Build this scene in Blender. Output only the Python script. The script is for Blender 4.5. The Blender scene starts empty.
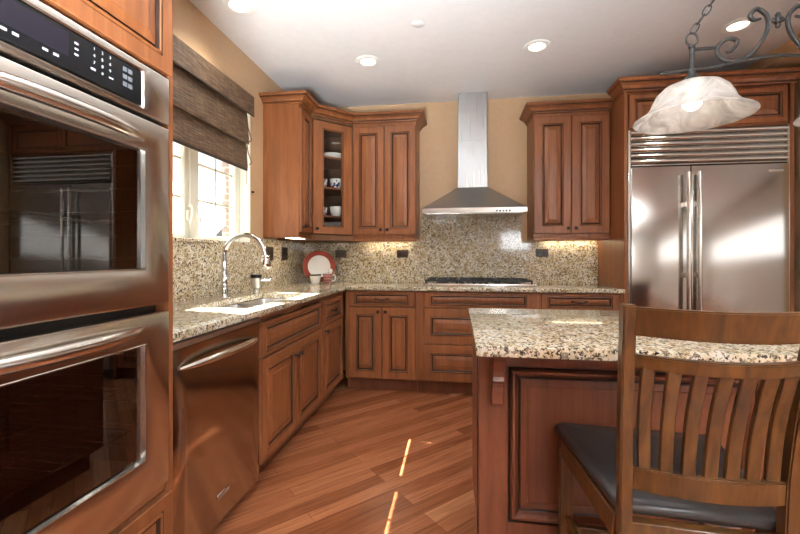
import bpy, bmesh, math, random
from mathutils import Matrix, Vector
random.seed(7)
C = bpy.context.scene.collection
R = math.radians

# ------------------------------------------------------------------ camera, world, light, exposure
TH = 0.1414
cd = bpy.data.cameras.new('camera'); cam = bpy.data.objects.new('camera', cd); C.objects.link(cam)
cam.location = (0, 0, 1.165); cam.rotation_euler = (R(90), 0, TH)
cd.sensor_width = 36; cd.lens = 18.0; cd.shift_y = -11/800; cd.clip_start = .02
bpy.context.scene.camera = cam
vs = bpy.context.scene.view_settings
vs.view_transform = 'Standard'; vs.look = 'None'; vs.gamma = 1; vs.use_curve_mapping = False
vs.exposure = 0.5
wd = bpy.data.worlds.new('sky'); bpy.context.scene.world = wd; wd.use_nodes = True
bg = wd.node_tree.nodes['Background']; bg.inputs[0].default_value = (.86, .92, 1, 1); bg.inputs[1].default_value = 1.35

def lamp(name, kind, loc, rot, energy, color=(1, 1, 1), **kw):
    l = bpy.data.lights.new(name, kind); l.energy = energy; l.color = color
    for k, v in kw.items(): setattr(l, k, v)
    o = bpy.data.objects.new(name, l); C.objects.link(o); o.location = loc; o.rotation_euler = rot
    return o
SUN_DIR = Vector((1, -.21, -1.422))      # down through the sink window, just clearing the counter edge
lamp('sun', 'SUN', (-6, 3, 8), SUN_DIR.to_track_quat('-Z', 'Y').to_euler(), 38, (1, .97, .93), angle=R(.3))
# daylight for the rear and kitchen windows, plus an added side light
lamp('daylight_rear', 'AREA', (1.6, -3.50, 1.575), (R(90), 0, 0), 14, (.92, .96, 1), shape='RECTANGLE', size=.74, size_y=.46)
lamp('added_side_light', 'AREA', (4.40, -.5, 1.62), (R(90), 0, R(90)), 16, (.92, .96, 1), shape='RECTANGLE', size=5.6, size_y=.66)  # added strip lamp, sized for a bright band reflected in the refrigerator
# the photographer's flash bounced off the ceiling, and an added second bounce for brightness
lamp('bounce_flash', 'AREA', (-.25, -.45, .85), (R(180-36), 0, R(14)), 68, (.93, .97, 1), shape='DISK', size=.6, spread=R(96))
lamp('added_bounce_rear', 'AREA', (1.5, -1.5, 1.4), (R(180+4), 0, 0), 265, (.93, .97, 1), shape='DISK', size=.8, spread=R(110))
p_ = lamp('daylight_sink_window', 'AREA', (-1.76, 2.32, 1.76), (0, R(-90), 0), 10, (1, 1, 1), shape='RECTANGLE', size=1.05, size_y=1.38)
p_.data.cycles.is_portal = True

# ------------------------------------------------------------------ materials
def lin(c): return tuple(((x/255)/12.92 if x/255 <= .04045 else ((x/255+.055)/1.055)**2.4) for x in c) + (1,)
class NT:
    def __init__(s, name):
        s.m = bpy.data.materials.new(name); s.m.use_nodes = True; s.t = s.m.node_tree
        s.b = s.t.nodes['Principled BSDF']; s.out = s.t.nodes['Material Output']
    def n(s, typ, ins=None, **kw):
        k = s.t.nodes.new(typ)
        for a, v in kw.items(): setattr(k, a, v)
        for a, v in (ins or {}).items():
            if isinstance(v, bpy.types.NodeSocket): s.t.links.new(v, k.inputs[a])
            else: k.inputs[a].default_value = v
        return k
    def set(s, **kw):
        for a, v in kw.items():
            a = a.replace('_', ' ')
            if isinstance(v, bpy.types.NodeSocket): s.t.links.new(v, s.b.inputs[a])
            else: s.b.inputs[a].default_value = v
        return s
    def ramp(s, fac, stops, interp='LINEAR'):
        r = s.n('ShaderNodeValToRGB', {0: fac}); e = r.color_ramp; e.interpolation = interp
        while len(e.elements) < len(stops): e.elements.new(.5)
        for q, (p, c) in zip(e.elements, stops): q.position = p; q.color = c
        return r.outputs[0]
    def coord(s, scale=(1, 1, 1), rot=(0, 0, 0), loc=(0, 0, 0)):
        tc = s.n('ShaderNodeTexCoord')
        mp = s.n('ShaderNodeMapping', {'Vector': tc.outputs['Object'], 'Scale': scale, 'Rotation': rot, 'Location': loc})
        return mp.outputs[0]
    def noise(s, vec, scale, detail=4, rough=.6, dist=0):
        return s.n('ShaderNodeTexNoise', {'Vector': vec, 'Scale': scale, 'Detail': detail, 'Roughness': rough, 'Distortion': dist}).outputs[0]
    def mix(s, f, a, b, typ='MIX'):
        k = s.n('ShaderNodeMix', data_type='RGBA', blend_type=typ)
        for i, v in ((0, f), (6, a), (7, b)):
            if isinstance(v, bpy.types.NodeSocket): s.t.links.new(v, k.inputs[i])
            else: k.inputs[i].default_value = v
        return k.outputs[2]
    def bump(s, h, strength=.1, dist=.01):
        k = s.n('ShaderNodeBump', {'Height': h, 'Strength': strength, 'Distance': dist})
        s.t.links.new(k.outputs[0], s.b.inputs['Normal']); return s

def flat(name, c, rough=.5, metal=0, **kw):
    m = NT(name); m.set(Base_Color=lin(c), Roughness=rough, Metallic=metal, **kw); return m.m
def wood(name, dark, mid, light, rough=.38, coat=.1, sc=(26, 26, 2.2)):
    m = NT(name); v = m.coord(sc); big = m.coord((2.3, 2.3, 1.1))
    g = m.noise(v, 1.0, 6, .65, .6)
    c = m.ramp(g, [(.28, lin(dark)), (.5, lin(mid)), (.75, lin(light))])
    b = m.ramp(m.noise(big, 1.0, 2), [(.3, (.82, .82, .82, 1)), (.7, (1.1, 1.1, 1.1, 1))])
    m.set(Base_Color=m.mix(1.0, c, b, 'MULTIPLY'), Roughness=rough, Coat_Weight=coat, Coat_Roughness=.2, Specular_IOR_Level=.35)
    return m.m
def steel(name, c=(200, 198, 192), rough=.24, sc=(2, 2, 260), an=.4, ar=0.):
    m = NT(name); v = m.coord(sc); g = m.noise(v, 1.0, 3)
    r = m.n('ShaderNodeMapRange', {0: g, 1: .3, 2: .7, 3: rough*.85, 4: rough*1.2}).outputs[0]
    m.set(Base_Color=lin(c), Metallic=1.0, Roughness=r, Anisotropic=an, Anisotropic_Rotation=ar); return m.m
def granite(name):
    m = NT(name); v = m.coord(); v2 = m.coord((1, 1, 1), (.4, .9, .2), (3.1, 1.7, 5.3)); v3 = m.coord((1, 1, 1), (1.1, .3, .8), (7.7, 2.9, 1.1))
    base = m.ramp(m.noise(v, 22, 4, .6), [(.32, lin((188, 165, 126))), (.46, lin((210, 197, 168))), (.58, lin((219, 211, 192))), (.72, lin((232, 229, 221)))])
    def mask(vec, scale, lo, hi, det=3): return m.n('ShaderNodeMapRange', {0: m.noise(vec, scale, det, .62), 1: lo, 2: hi, 3: 0., 4: 1.}).outputs[0]
    c = m.mix(mask(v2, 52, .56, .60), base, lin((160, 138, 100)))
    c = m.mix(mask(v3, 68, .565, .595), c, lin((128, 118, 100)))
    c = m.mix(mask(v, 84, .582, .605), c, lin((74, 60, 48)))
    c = m.mix(mask(v2, 104, .600, .622), c, lin((34, 30, 28)))
    m.set(Base_Color=c, Roughness=.075, Specular_IOR_Level=.5); return m.m
def plank_floor():
    m = NT('hardwood_planks'); v = m.coord((1, 1, 1), (0, 0, R(-44)))
    br = m.n('ShaderNodeTexBrick', {'Vector': v, 'Color1': (0, 0, 0, 1), 'Color2': (1, 1, 1, 1), 'Mortar': (0, 0, 0, 1), 'Scale': 1., 'Mortar Size': .0008, 'Mortar Smooth': .1, 'Bias': 0., 'Brick Width': 1.15, 'Row Height': .078})
    br.offset = .37; br.offset_frequency = 3; br.squash = 1.0
    t = m.ramp(br.outputs['Color'], [(0, lin((134, 78, 48))), (.3, lin((154, 93, 60))), (.55, lin((164, 103, 68))), (.8, lin((174, 112, 76))), (1, lin((196, 138, 98)))])
    g = m.noise(m.n('ShaderNodeMapping', {'Vector': v, 'Scale': (3.0, 70, 1)}).outputs[0], 1., 6, .65, .8)
    gr = m.ramp(g, [(.32, (.58, .52, .46, 1)), (.52, (.92, .91, .90, 1)), (.72, (1.12, 1.10, 1.07, 1))])
    c = m.mix(1., t, gr, 'MULTIPLY')
    c = m.mix(br.outputs['Fac'], c, lin((84, 46, 28)))
    rr = m.n('ShaderNodeMapRange', {0: g, 1: .3, 2: .7, 3: .27, 4: .22}).outputs[0]
    m.set(Base_Color=c, Roughness=rr, Specular_IOR_Level=.5)
    m.bump(br.outputs['Fac'], -.15, .002); return m.m
def glassy(name, tint, ior=1.5, extra=0., rough=0.):
    m = NT(name); t = m.n('ShaderNodeBsdfTransparent', {0: tint}); g = m.n('ShaderNodeBsdfGlossy', {'Color': (1, 1, 1, 1), 'Roughness': rough})
    fr = m.n('ShaderNodeFresnel', {'IOR': ior}).outputs[0]
    f = m.n('ShaderNodeMath', {0: fr, 1: extra}, operation='ADD', use_clamp=True).outputs[0]
    x = m.n('ShaderNodeMixShader', {0: f, 1: t.outputs[0], 2: g.outputs[0]})
    m.t.links.new(x.outputs[0], m.out.inputs[0]); return m.m
def emit(name, c, s):
    m = NT(name); m.set(Base_Color=lin(c), Emission_Color=lin(c), Emission_Strength=s); return m.m
def noisy(name, a, b, scale, rough, bumpy=0, **kw):
    m = NT(name); n = m.noise(m.coord(), scale, 4)
    m.set(Base_Color=m.ramp(n, [(.3, lin(a)), (.7, lin(b))]), Roughness=rough, **kw)
    if bumpy: m.bump(n, bumpy, .003)
    return m.m

M = {}
M['cherry'] = wood('cherry_wood', (115, 66, 36), (134, 81, 46), (150, 96, 57))
M['glaze'] = wood('dark_glaze', (34, 17, 9), (46, 24, 13), (58, 32, 18))
M['islandwood'] = wood('island_wood', (94, 52, 34), (112, 64, 42), (126, 76, 51), .33)
M['inside'] = wood('cabinet_interior', (88, 58, 36), (104, 70, 44), (120, 84, 54), .6, 0)
M['chairwood'] = wood('oak_chair_wood', (56, 33, 13), (83, 51, 21), (108, 71, 33), .36, .3, (40, 40, 5))
M['steel'] = steel('brushed_steel')
M['oven_steel'] = steel('oven_steel', (218, 211, 201), .2, (2, 2, 260))
M['fridge_steel'] = steel('fridge_steel', (196, 192, 185), .15, (2, 2, 300), .3, 0.)
M['dishwasher_steel'] = steel('dishwasher_steel', (188, 180, 170), .12, (2, 2, 260))
M['hood_steel'] = steel('hood_steel', (172, 172, 171), .3, (200, 200, 2))
M['sink_steel'] = flat('satin_sink_steel', (214, 214, 212), .32, 1)
M['chrome'] = flat('chrome', (225, 226, 228), .06, 1)
M['bright_trim'] = flat('bright_trim', (225, 222, 215), .18, 1)
M['black'] = flat('black_plastic', (14, 13, 13), .35)
M['blackglass'] = flat('black_control_glass', (16, 17, 19), .12)
M['display'] = flat('display_screen', (20, 17, 28), .35)
M['keyprint'] = flat('key_print', (170, 172, 176), .4)
M['keygrey'] = flat('grey_key', (96, 100, 104), .4)
M['cavity'] = flat('enamel_cavity', (40, 36, 34), .3)
M['ovenglass'] = glassy('oven_door_glass', (.34, .32, .29, 1), 1.5, .11)
M['glass'] = glassy('clear_glass', (.95, .97, .96, 1), 1.45)
M['granite'] = granite('speckled_granite')
M['floor'] = plank_floor()
M['wall'] = noisy('tan_wall_paint', (192, 160, 124), (197, 165, 129), 30, .6)
M['rearwall'] = noisy('pale_wall_paint', (212, 209, 202), (217, 214, 207), 30, .6)
M['ceiling'] = noisy('ceiling_paint', (222, 222, 223), (227, 227, 228), 20, .5)
M['whitepaint'] = flat('white_window_paint', (226, 226, 214), .4)
M['white'] = flat('white_ceramic', (238, 236, 230), .15)
M['whiteplastic'] = flat('white_plastic', (235, 235, 230), .4)
M['red'] = flat('red_glaze', (146, 56, 34), .5, 0, Specular_IOR_Level=.25)
M['bronze'] = flat('dark_bronze', (46, 36, 32), .35, .8)
M['outlet'] = flat('brown_outlet_plastic', (52, 38, 30), .35)
M['leather'] = noisy('dark_leather', (38, 34, 33), (49, 44, 42), 220, .36, .12)
M['iron'] = noisy('wrought_iron', (40, 40, 40), (64, 63, 61), 120, .5, .15, Metallic=.2)
M['cast'] = noisy('cast_iron', (20, 20, 21), (30, 30, 32), 200, .45)
M['lens'] = emit('lamp_lens', (255, 248, 235), 3.5)
M['bulb'] = emit('bulb_glass', (255, 246, 232), 2.6)
M['strip'] = emit('strip_lens', (255, 236, 205), 11)
M['brick'] = flat('brick', (190, 175, 165), .8)
M['render'] = flat('house_render', (150, 151, 154), .8)
M['roof'] = flat('roof_shingle', (112, 113, 116), .8)
M['lawn'] = noisy('lawn', (96, 98, 90), (110, 110, 104), 3, .9)
def brickwall():
    m = NT('brick_wall'); tc = m.n('ShaderNodeTexCoord'); mp = m.n('ShaderNodeMapping', {'Vector': tc.outputs['Object'], 'Rotation': (R(90), 0, 0)})
    b = m.n('ShaderNodeTexBrick', {'Vector': mp.outputs[0], 'Color1': lin((140, 130, 126)), 'Color2': lin((156, 148, 144)), 'Mortar': lin((184, 182, 180)), 'Scale': 1., 'Mortar Size': .01, 'Brick Width': .22, 'Row Height': .075})
    m.set(Base_Color=b.outputs[0], Roughness=.8); return m.m
M['brick'] = brickwall()
def woven():
    m = NT('woven_bamboo')
    a = m.n('ShaderNodeTexWave', {'Vector': m.coord(), 'Scale': 52., 'Distortion': 1.2, 'Detail': 2.}, bands_direction='Z').outputs[1]
    n = m.noise(m.coord((1, 9, 120)), 1., 3)
    y = m.n('ShaderNodeTexWave', {'Vector': m.coord(), 'Scale': 7., 'Distortion': 3., 'Detail': 2.}, bands_direction='Y').outputs[1]
    c = m.ramp(n, [(.3, lin((62, 44, 32))), (.5, lin((98, 76, 56))), (.72, lin((134, 110, 84)))])
    c = m.mix(m.n('ShaderNodeMath', {0: y, 1: .18}, operation='MULTIPLY').outputs[0], c, lin((50, 36, 26)))
    m.set(Base_Color=c, Roughness=.7); m.bump(a, .5, .004); return m.m
M['woven'] = woven()
M['woventrim'] = flat('dark_blind_edge', (50, 38, 30), .7)
def alabaster():
    m = NT('alabaster_glass')
    n = m.noise(m.coord((1, 1, 1)), 9., 4, .6, 1.6)
    c = m.ramp(n, [(.35, lin((204, 202, 197))), (.6, lin((236, 234, 230)))])
    m.set(Base_Color=c, Roughness=.2)
    tr = m.n('ShaderNodeBsdfTranslucent', {0: c}); x = m.n('ShaderNodeMixShader', {0: .35, 1: m.b.outputs[0], 2: tr.outputs[0]})
    tp = m.n('ShaderNodeBsdfTransparent', {0: (1, 1, 1, 1)}); f = m.n('ShaderNodeMapRange', {0: n, 1: .35, 2: .6, 3: .42, 4: .15}).outputs[0]
    y = m.n('ShaderNodeMixShader', {0: f, 1: x.outputs[0], 2: tp.outputs[0]})
    m.t.links.new(y.outputs[0], m.out.inputs[0]); return m.m
M['alabaster'] = alabaster()
def painted(name, cols, scale):
    m = NT(name); v = m.n('ShaderNodeTexVoronoi', {'Vector': m.coord(), 'Scale': scale}); s = m.n('ShaderNodeSeparateColor', {0: v.outputs['Color']}).outputs[0]
    m.set(Base_Color=m.ramp(s, cols, 'CONSTANT'), Roughness=.2); return m.m
M['floral'] = painted('painted_cup', [(0, lin((236, 234, 228))), (.55, lin((170, 60, 45))), (.68, lin((48, 62, 110))), (.84, lin((236, 234, 228)))], 60)
def plaid():
    m = NT('plaid_glaze'); c = m.coord((1, 1, 1), (0, 0, R(20)))
    w = m.n('ShaderNodeTexChecker', {'Vector': c, 'Scale': 70., 'Color1': lin((160, 40, 32)), 'Color2': lin((40, 42, 60))}).outputs[0]
    w2 = m.n('ShaderNodeTexWave', {'Vector': c, 'Scale': 22.}, bands_direction='Z').outputs[1]
    g = m.n('ShaderNodeMath', {0: w2, 1: .9}, operation='GREATER_THAN').outputs[0]
    m.set(Base_Color=m.mix(g, w, lin((225, 215, 205))), Roughness=.2); return m.m
M['plaid'] = plaid()

# ------------------------------------------------------------------ mesh helpers
def add(bm, src, mi=0, mat=None):
    if mat is not None: bmesh.ops.transform(src, matrix=mat, verts=src.verts)
    me = bpy.data.meshes.new('tmp'); src.to_mesh(me); src.free()
    k = len(bm.faces); bm.from_mesh(me); bpy.data.meshes.remove(me)
    bm.faces.ensure_lookup_table()
    if mi:
        for f in bm.faces[k:]: f.material_index = mi
def BM(): return bmesh.new()
def box(bm, x0, x1, y0, y1, z0, z1, b=0., mi=0, mat=None, seg=1):
    t = BM(); bmesh.ops.create_cube(t, size=1)
    sx, sy, sz = x1-x0, y1-y0, z1-z0
    bmesh.ops.transform(t, matrix=Matrix.Translation(((x0+x1)/2, (y0+y1)/2, (z0+z1)/2)) @ Matrix.Diagonal((sx, sy, sz, 1)), verts=t.verts)
    if b: bmesh.ops.bevel(t, geom=t.edges[:], offset=min(b, .45*min(abs(sx), abs(sy), abs(sz))), segments=seg, affect='EDGES', profile=.6)
    add(bm, t, mi, mat)
def poly_prism(bm, pts, h0, h1, axis='z', b=0., mi=0, mat=None, seg=1):
    """closed polygon extruded along an axis: z: pts=(x,y); y: pts=(x,z); x: pts=(y,z)"""
    def P(p, h): return {'z': (p[0], p[1], h), 'y': (p[0], h, p[1]), 'x': (h, p[0], p[1])}[axis]
    t = BM(); a = [t.verts.new(P(p, h0)) for p in pts]; c = [t.verts.new(P(p, h1)) for p in pts]; n = len(pts)
    t.faces.new(a); t.faces.new(c[::-1])
    for i in range(n): t.faces.new((a[i], c[i], c[(i+1) % n], a[(i+1) % n]))
    bmesh.ops.recalc_face_normals(t, faces=t.faces[:])
    if b: bmesh.ops.bevel(t, geom=[e for e in t.edges], offset=b, segments=seg, affect='EDGES', profile=.6)
    add(bm, t, mi, mat)
def lathe(bm, prof, n=32, mi=0, mat=None, closed=False):
    t = BM(); rows = []
    for r, z in prof:
        rows.append([t.verts.new((0, 0, z))] if r < 1e-6 else [t.verts.new((r*math.cos(2*math.pi*i/n), r*math.sin(2*math.pi*i/n), z)) for i in range(n)])
    if closed: rows.append(rows[0])
    for a, b in zip(rows, rows[1:]):
        for i in range(n):
            j = (i+1) % n
            q = [a[i % len(a)], a[j % len(a)], b[j % len(b)], b[i % len(b)]]
            u = []
            for v in q:
                if v not in u: u.append(v)
            if len(u) > 2:
                try: t.faces.new(u)
                except ValueError: pass
    bmesh.ops.recalc_face_normals(t, faces=t.faces[:])
    add(bm, t, mi, mat)
def tube(bm, pts, r, n=10, mi=0, mat=None, caps=True, closed=False, flat_=1.0):
    pts = [Vector(p) for p in pts]; N = len(pts); rs = r if isinstance(r, (list, tuple)) else [r]*N
    t = BM(); rings = []; up = None
    for i, p in enumerate(pts):
        if closed: d = pts[(i+1) % N]-pts[i-1]
        else: d = pts[min(i+1, N-1)]-pts[max(i-1, 0)]
        d.normalize()
        if up is None: up = d.orthogonal().normalized() if abs(d.z) > .9 else Vector((0, 0, 1))
        up = (up-d*up.dot(d)).normalized(); s = d.cross(up)
        rings.append([t.verts.new(p+rs[i]*(math.cos(a)*up*flat_+math.sin(a)*s)) for a in [2*math.pi*k/n for k in range(n)]])
    for a, b in (list(zip(rings, rings[1:])) + ([(rings[-1], rings[0])] if closed else [])):
        for k in range(n): t.faces.new((a[k], b[k], b[(k+1) % n], a[(k+1) % n]))
    if caps and not closed: t.faces.new(rings[0]); t.faces.new(rings[-1][::-1])
    bmesh.ops.recalc_face_normals(t, faces=t.faces[:])
    add(bm, t, mi, mat)
def smooth_path(pts, k=6, closed=False):
    P = [Vector(p) for p in pts]; n = len(P); out = []
    for i in range(n if closed else n-1):
        a, b, c, d = (P[(i-1) % n], P[i], P[(i+1) % n], P[(i+2) % n]) if closed else (P[max(i-1, 0)], P[i], P[i+1], P[min(i+2, n-1)])
        for j in range(k):
            t = j/k; out.append(.5*((2*b)+(c-a)*t+(2*a-5*b+4*c-d)*t*t+(3*b-a-3*c+d)*t**3))
    if not closed: out.append(P[-1])
    return out
def rings_mesh(bm, rings, mat=None, mis=None, cap=True, mi_cap=0):
    t = BM(); vr = [[t.verts.new(p) for p in r] for r in rings]; n = len(rings[0])
    fs = []
    for k, (a, b) in enumerate(zip(vr, vr[1:])):
        for i in range(n):
            f = t.faces.new((a[i], a[(i+1) % n], b[(i+1) % n], b[i])); f.material_index = mis[k] if mis else 0
    if cap: t.faces.new(vr[-1]).material_index = mi_cap
    if mat is not None: bmesh.ops.transform(t, matrix=mat, verts=t.verts)
    me = bpy.data.meshes.new('tmp'); t.to_mesh(me); t.free(); bm.from_mesh(me); bpy.data.meshes.remove(me)
def rect(w, h, i, n, j=None):
    j = i if j is None else j
    return [(i, j, n), (w-i, j, n), (w-i, h-j, n), (i, h-j, n)]

def rootmat(o):
    while o.parent is not None: o = o.parent
    return Matrix.Translation(o.location) @ o.rotation_euler.to_matrix().to_4x4()
def obj(name, bm, mats, parent=None, world=False, smooth=38, recalc=False):
    if recalc: bmesh.ops.recalc_face_normals(bm, faces=bm.faces[:])
    if world and parent is not None: bmesh.ops.transform(bm, matrix=rootmat(parent).inverted(), verts=bm.verts)
    me = bpy.data.meshes.new(name); bm.to_mesh(me); bm.free()
    for m in (mats if isinstance(mats, (list, tuple)) else [mats]): me.materials.append(M[m])
    if smooth:
        me.polygons.foreach_set('use_smooth', [True]*len(me.polygons))
        me.set_sharp_from_angle(angle=R(smooth))
    o = bpy.data.objects.new(name, me); C.objects.link(o)
    if parent is not None: o.parent = parent
    return o
def tag(o, label, cat, group=None, kind=None):
    if label: o['label'] = label
    if cat: o['category'] = cat
    if group: o['group'] = group
    if kind: o['kind'] = kind
    return o
def thing(name, loc, label, cat, group=None, rz=0.):
    o = bpy.data.objects.new(name, None); C.objects.link(o); o.location = loc; o.rotation_euler = (0, 0, rz); o.empty_display_size = .1
    return tag(o, label, cat, group)
def struct(name, bm, mats, smooth=38, label=None):
    o = obj(name, bm, mats, None, smooth=smooth); o['kind'] = 'structure'
    if label: o['label'] = label
    return o
def copy_tree(o, parent=None):
    c = o.copy(); C.objects.link(c)
    if parent is not None: c.parent = parent
    for ch in [x for x in bpy.data.objects if x.parent == o and x != c]: copy_tree(ch, c)
    return c
def frame_m(o, u, n):
    u = Vector(u).normalized(); n = Vector(n).normalized(); v = Vector((0, 0, 1))
    return Matrix(((u.x, v.x, n.x, o[0]), (u.y, v.y, n.y, o[1]), (u.z, v.z, n.z, o[2]), (0, 0, 0, 1)))
FB = lambda x, y, z: frame_m((x, y, z), (1, 0, 0), (0, -1, 0))     # faces -y
FL = lambda x, y, z: frame_m((x, y, z), (0, 1, 0), (1, 0, 0))      # faces +x
T = .02
def knob(parent, mat, u, v, n=T):
    b = BM(); lathe(b, [(0, 0), (.009, 0), (.007, .006), (.0055, .012), (.011, .018), (.0145, .024), (.012, .03), (0, .032)], 16, mat=mat @ Matrix.Translation((u, v, n)))
    obj('knob', b, 'bronze', parent, True)
def bow_pull(parent, mat, u, v, n=T):
    b = BM()
    tube(b, [(u-.05+.1*i/12, v-.008*math.sin(math.pi*i/12), n+.002+.024*math.sin(math.pi*i/12)) for i in range(13)], [.0035+.0035*math.sin(math.pi*i/12) for i in range(13)], 8, mat=mat)
    for s in (-1, 1):
        box(b, u+s*.05-.010, u+s*.05+.010, v-.007, v+.007, n, n+.005, .002, mat=mat)
        tube(b, [(u+s*.046, v, n+.004), (u+s*.058, v+.006, n+.006), (u+s*.066, v+.001, n+.005)], [.005, .004, .002], 6, mat=mat)
    lathe(b, [(0, -.008), (.007, -.005), (.009, 0), (.007, .005), (0, .008)], 10, mat=mat @ Matrix.Translation((u, v-.008, n+.026)))
    obj('bow_pull', b, 'bronze', parent, True)
def front(parent, mat, w, h, stile=.06, name='door', kn=None, pull=None, glass=False, wood_='cherry', sv=None):
    """raised panel front: frame mesh, panel mesh, hardware; sv = width of the top and bottom rails"""
    s = min(stile, w*.34); sv = min(s if sv is None else sv, h*.3)
    Q = lambda i, n: rect(w, h, s+i, n, sv+i)
    b = BM()
    rings_mesh(b, [rect(w, h, .0, .0), rect(w, h, 0, T-.005), rect(w, h, .001, T-.003), rect(w, h, .004, T), Q(-.016, T), Q(-.014, T-.004), Q(-.012, T-.004), Q(-.010, T+.002), Q(-.006, T+.003), Q(-.003, T), Q(0, T-.008)],
               mat, [0, 1, 0, 0, 1, 1, 0, 0, 0, 1], cap=False)
    if glass: rings_mesh(b, [Q(0, T-.008), Q(0, 0)], mat, [0], cap=False)
    d = obj(name, b, [wood_, 'glaze'], parent, True, smooth=0)
    if glass:
        g = BM(); rings_mesh(g, [Q(-.004, T-.013)], mat); obj('door_glass', g, 'glass', d, True, smooth=0)
    else:
        bev = min(.030, (min(w-2*s, h-2*sv))*.22)
        g = BM(); rings_mesh(g, [Q(0, T-.008), Q(.006, T-.011), Q(.008, T-.007), Q(.008+bev, T-.001), Q(.0095+bev, T-.0025), Q(.0115+bev, T-.0005)], mat, [1, 1, 0, 1, 0])
        obj('raised_panel', g, [wood_, 'glaze'], d, True, smooth=0)
    if kn: knob(d, mat, *kn)
    if pull: bow_pull(d, mat, *pull)
    return d
def sweep(bm, path, prof, closed=False, mi=0):
    """profile (out, z) along an xy path; outward is to the right of travel; mitred"""
    P = [Vector(p) for p in path]; n = len(P); offs = []
    for i in range(n):
        ds = []
        if i > 0: ds.append((P[i]-P[i-1]).normalized())
        if i < n-1: ds.append((P[i+1]-P[i]).normalized())
        ns = [Vector((d.y, -d.x)) for d in ds]
        m = sum(ns, Vector((0, 0))).normalized(); offs.append(m/(m.dot(ns[0])))
    t = BM(); rows = [[t.verts.new((p.x+o.x*a, p.y+o.y*a, z)) for a, z in prof] for p, o in zip(P, offs)]
    k = len(prof)
    for a, b in zip(rows, rows[1:]):
        for i in range(k): t.faces.new((a[i], a[(i+1) % k], b[(i+1) % k], b[i])).material_index = 1 if k == 15 and i in (3, 9) else 0
    t.faces.new(rows[0]); t.faces.new(rows[-1][::-1])
    bmesh.ops.recalc_face_normals(t, faces=t.faces[:]); add(bm, t, mi)
def crown_prof(z0, z1, out):
    h = z1-z0
    return [(-.012, z0), (.010, z0), (.012, z0+.10*h), (.006, z0+.13*h), (.006, z0+.20*h), (out*.30, z0+.24*h), (out*.34, z0+.32*h), (out*.44, z0+.46*h), (out*.62, z0+.58*h), (out*.78, z0+.62*h), (out*.80, z0+.72*h), (out*.92, z0+.76*h), (out, z0+.84*h), (out, z1), (-.012, z1)]

# ------------------------------------------------------------------ dimensions
XL, XR, YB, YR, ZC = -1.572, 2.545, 3.951, -3.60, 2.68     # left wall, right wall, back wall, rear wall, ceiling
XF, YF = -.962, 3.343                                     # fronts of the left and back base runs
CT, CB = .906, .874                                       # counter top and underside
UB = 1.325                                                # underside of wall cabinets

# ------------------------------------------------------------------ room
b = BM(); box(b, XL-.2, 4.6, YR-.2, YB+.2, -.1, 0); struct('floor', b, 'floor')
b = BM(); box(b, XL-.2, 4.6, YR-.2, YB+.2, ZC, ZC+.1); struct('ceiling', b, 'ceiling')
b = BM(); box(b, XL-.2, XR+.2, YB, YB+.15, 0, ZC); struct('wall_back', b, 'wall')
WY0, WY1, WZ0, WZ1 = 1.753, 2.887, 1.235, 2.30             # kitchen window opening
b = BM(); XO = XL-.17
box(b, XO, XL, YR-.15, WY0, 0, ZC); box(b, XO, XL, WY1, YB, 0, ZC); box(b, XO, XL, WY0, WY1, 0, WZ0); box(b, XO, XL, WY0, WY1, WZ1, ZC)
struct('wall_left', b, 'wall')
b = BM(); box(b, XR, XR+.15, 3.2, YB, 0, ZC); struct('wall_right', b, 'wall'); b = BM(); box(b, 2.31, XR-.001, 2.9, YB-.001, 2.59, ZC-.001); struct('trim_2', b, 'wall', label='dropped soffit along the right wall'); b = BM(); box(b, XR+.151, 4.6, 3.2, 3.35, 0, ZC)
box(b, 4.45, 4.6, YR, -3.4, 0, ZC); box(b, 4.45, 4.6, 2.4, 3.2, 0, ZC); box(b, 4.45, 4.6, -3.4, 2.4, 0, 1.25); box(b, 4.45, 4.6, -3.4, 2.4, 1.99, ZC)
struct('wall_side', b, 'rearwall')
# rear wall with a small window, closed by an added panel
b = BM()
for x0, x1, z0, z1 in ((XL-.15, 1.2, 0, ZC), (1.2, 2.0, 0, 1.32), (1.2, 2.0, 1.83, ZC), (2.0, 4.6, 0, ZC)):
    box(b, x0, x1, YR-.15, YR, z0, z1)
struct('wall_rear', b, 'rearwall')
def big_window(nm, m, w, h):
    b = BM(); o = [rect(w, h, 0, 0), rect(w, h, 0, .04), rect(w, h, .06, .04), rect(w, h, .06, 0)]; rings_mesh(b, o, m, cap=False)
    wdw = struct(nm, b, 'whitepaint'); g = BM(); rings_mesh(g, [rect(w, h, .05, .01)], m); obj('sun_block_panel', g, 'whiteplastic', wdw)  # unseen opaque panel, added to block outside sun behind the window lamp
big_window('window_2', frame_m((2.0, YR-.05, 1.32), (-1, 0, 0), (0, 1, 0)), .8, .51)
big_window('added_window_band', frame_m((4.50, 2.4, 1.25), (0, -1, 0), (-1, 0, 0)), 5.8, .74)  # added side window, made wide and low for its reflection in the refrigerator

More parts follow.
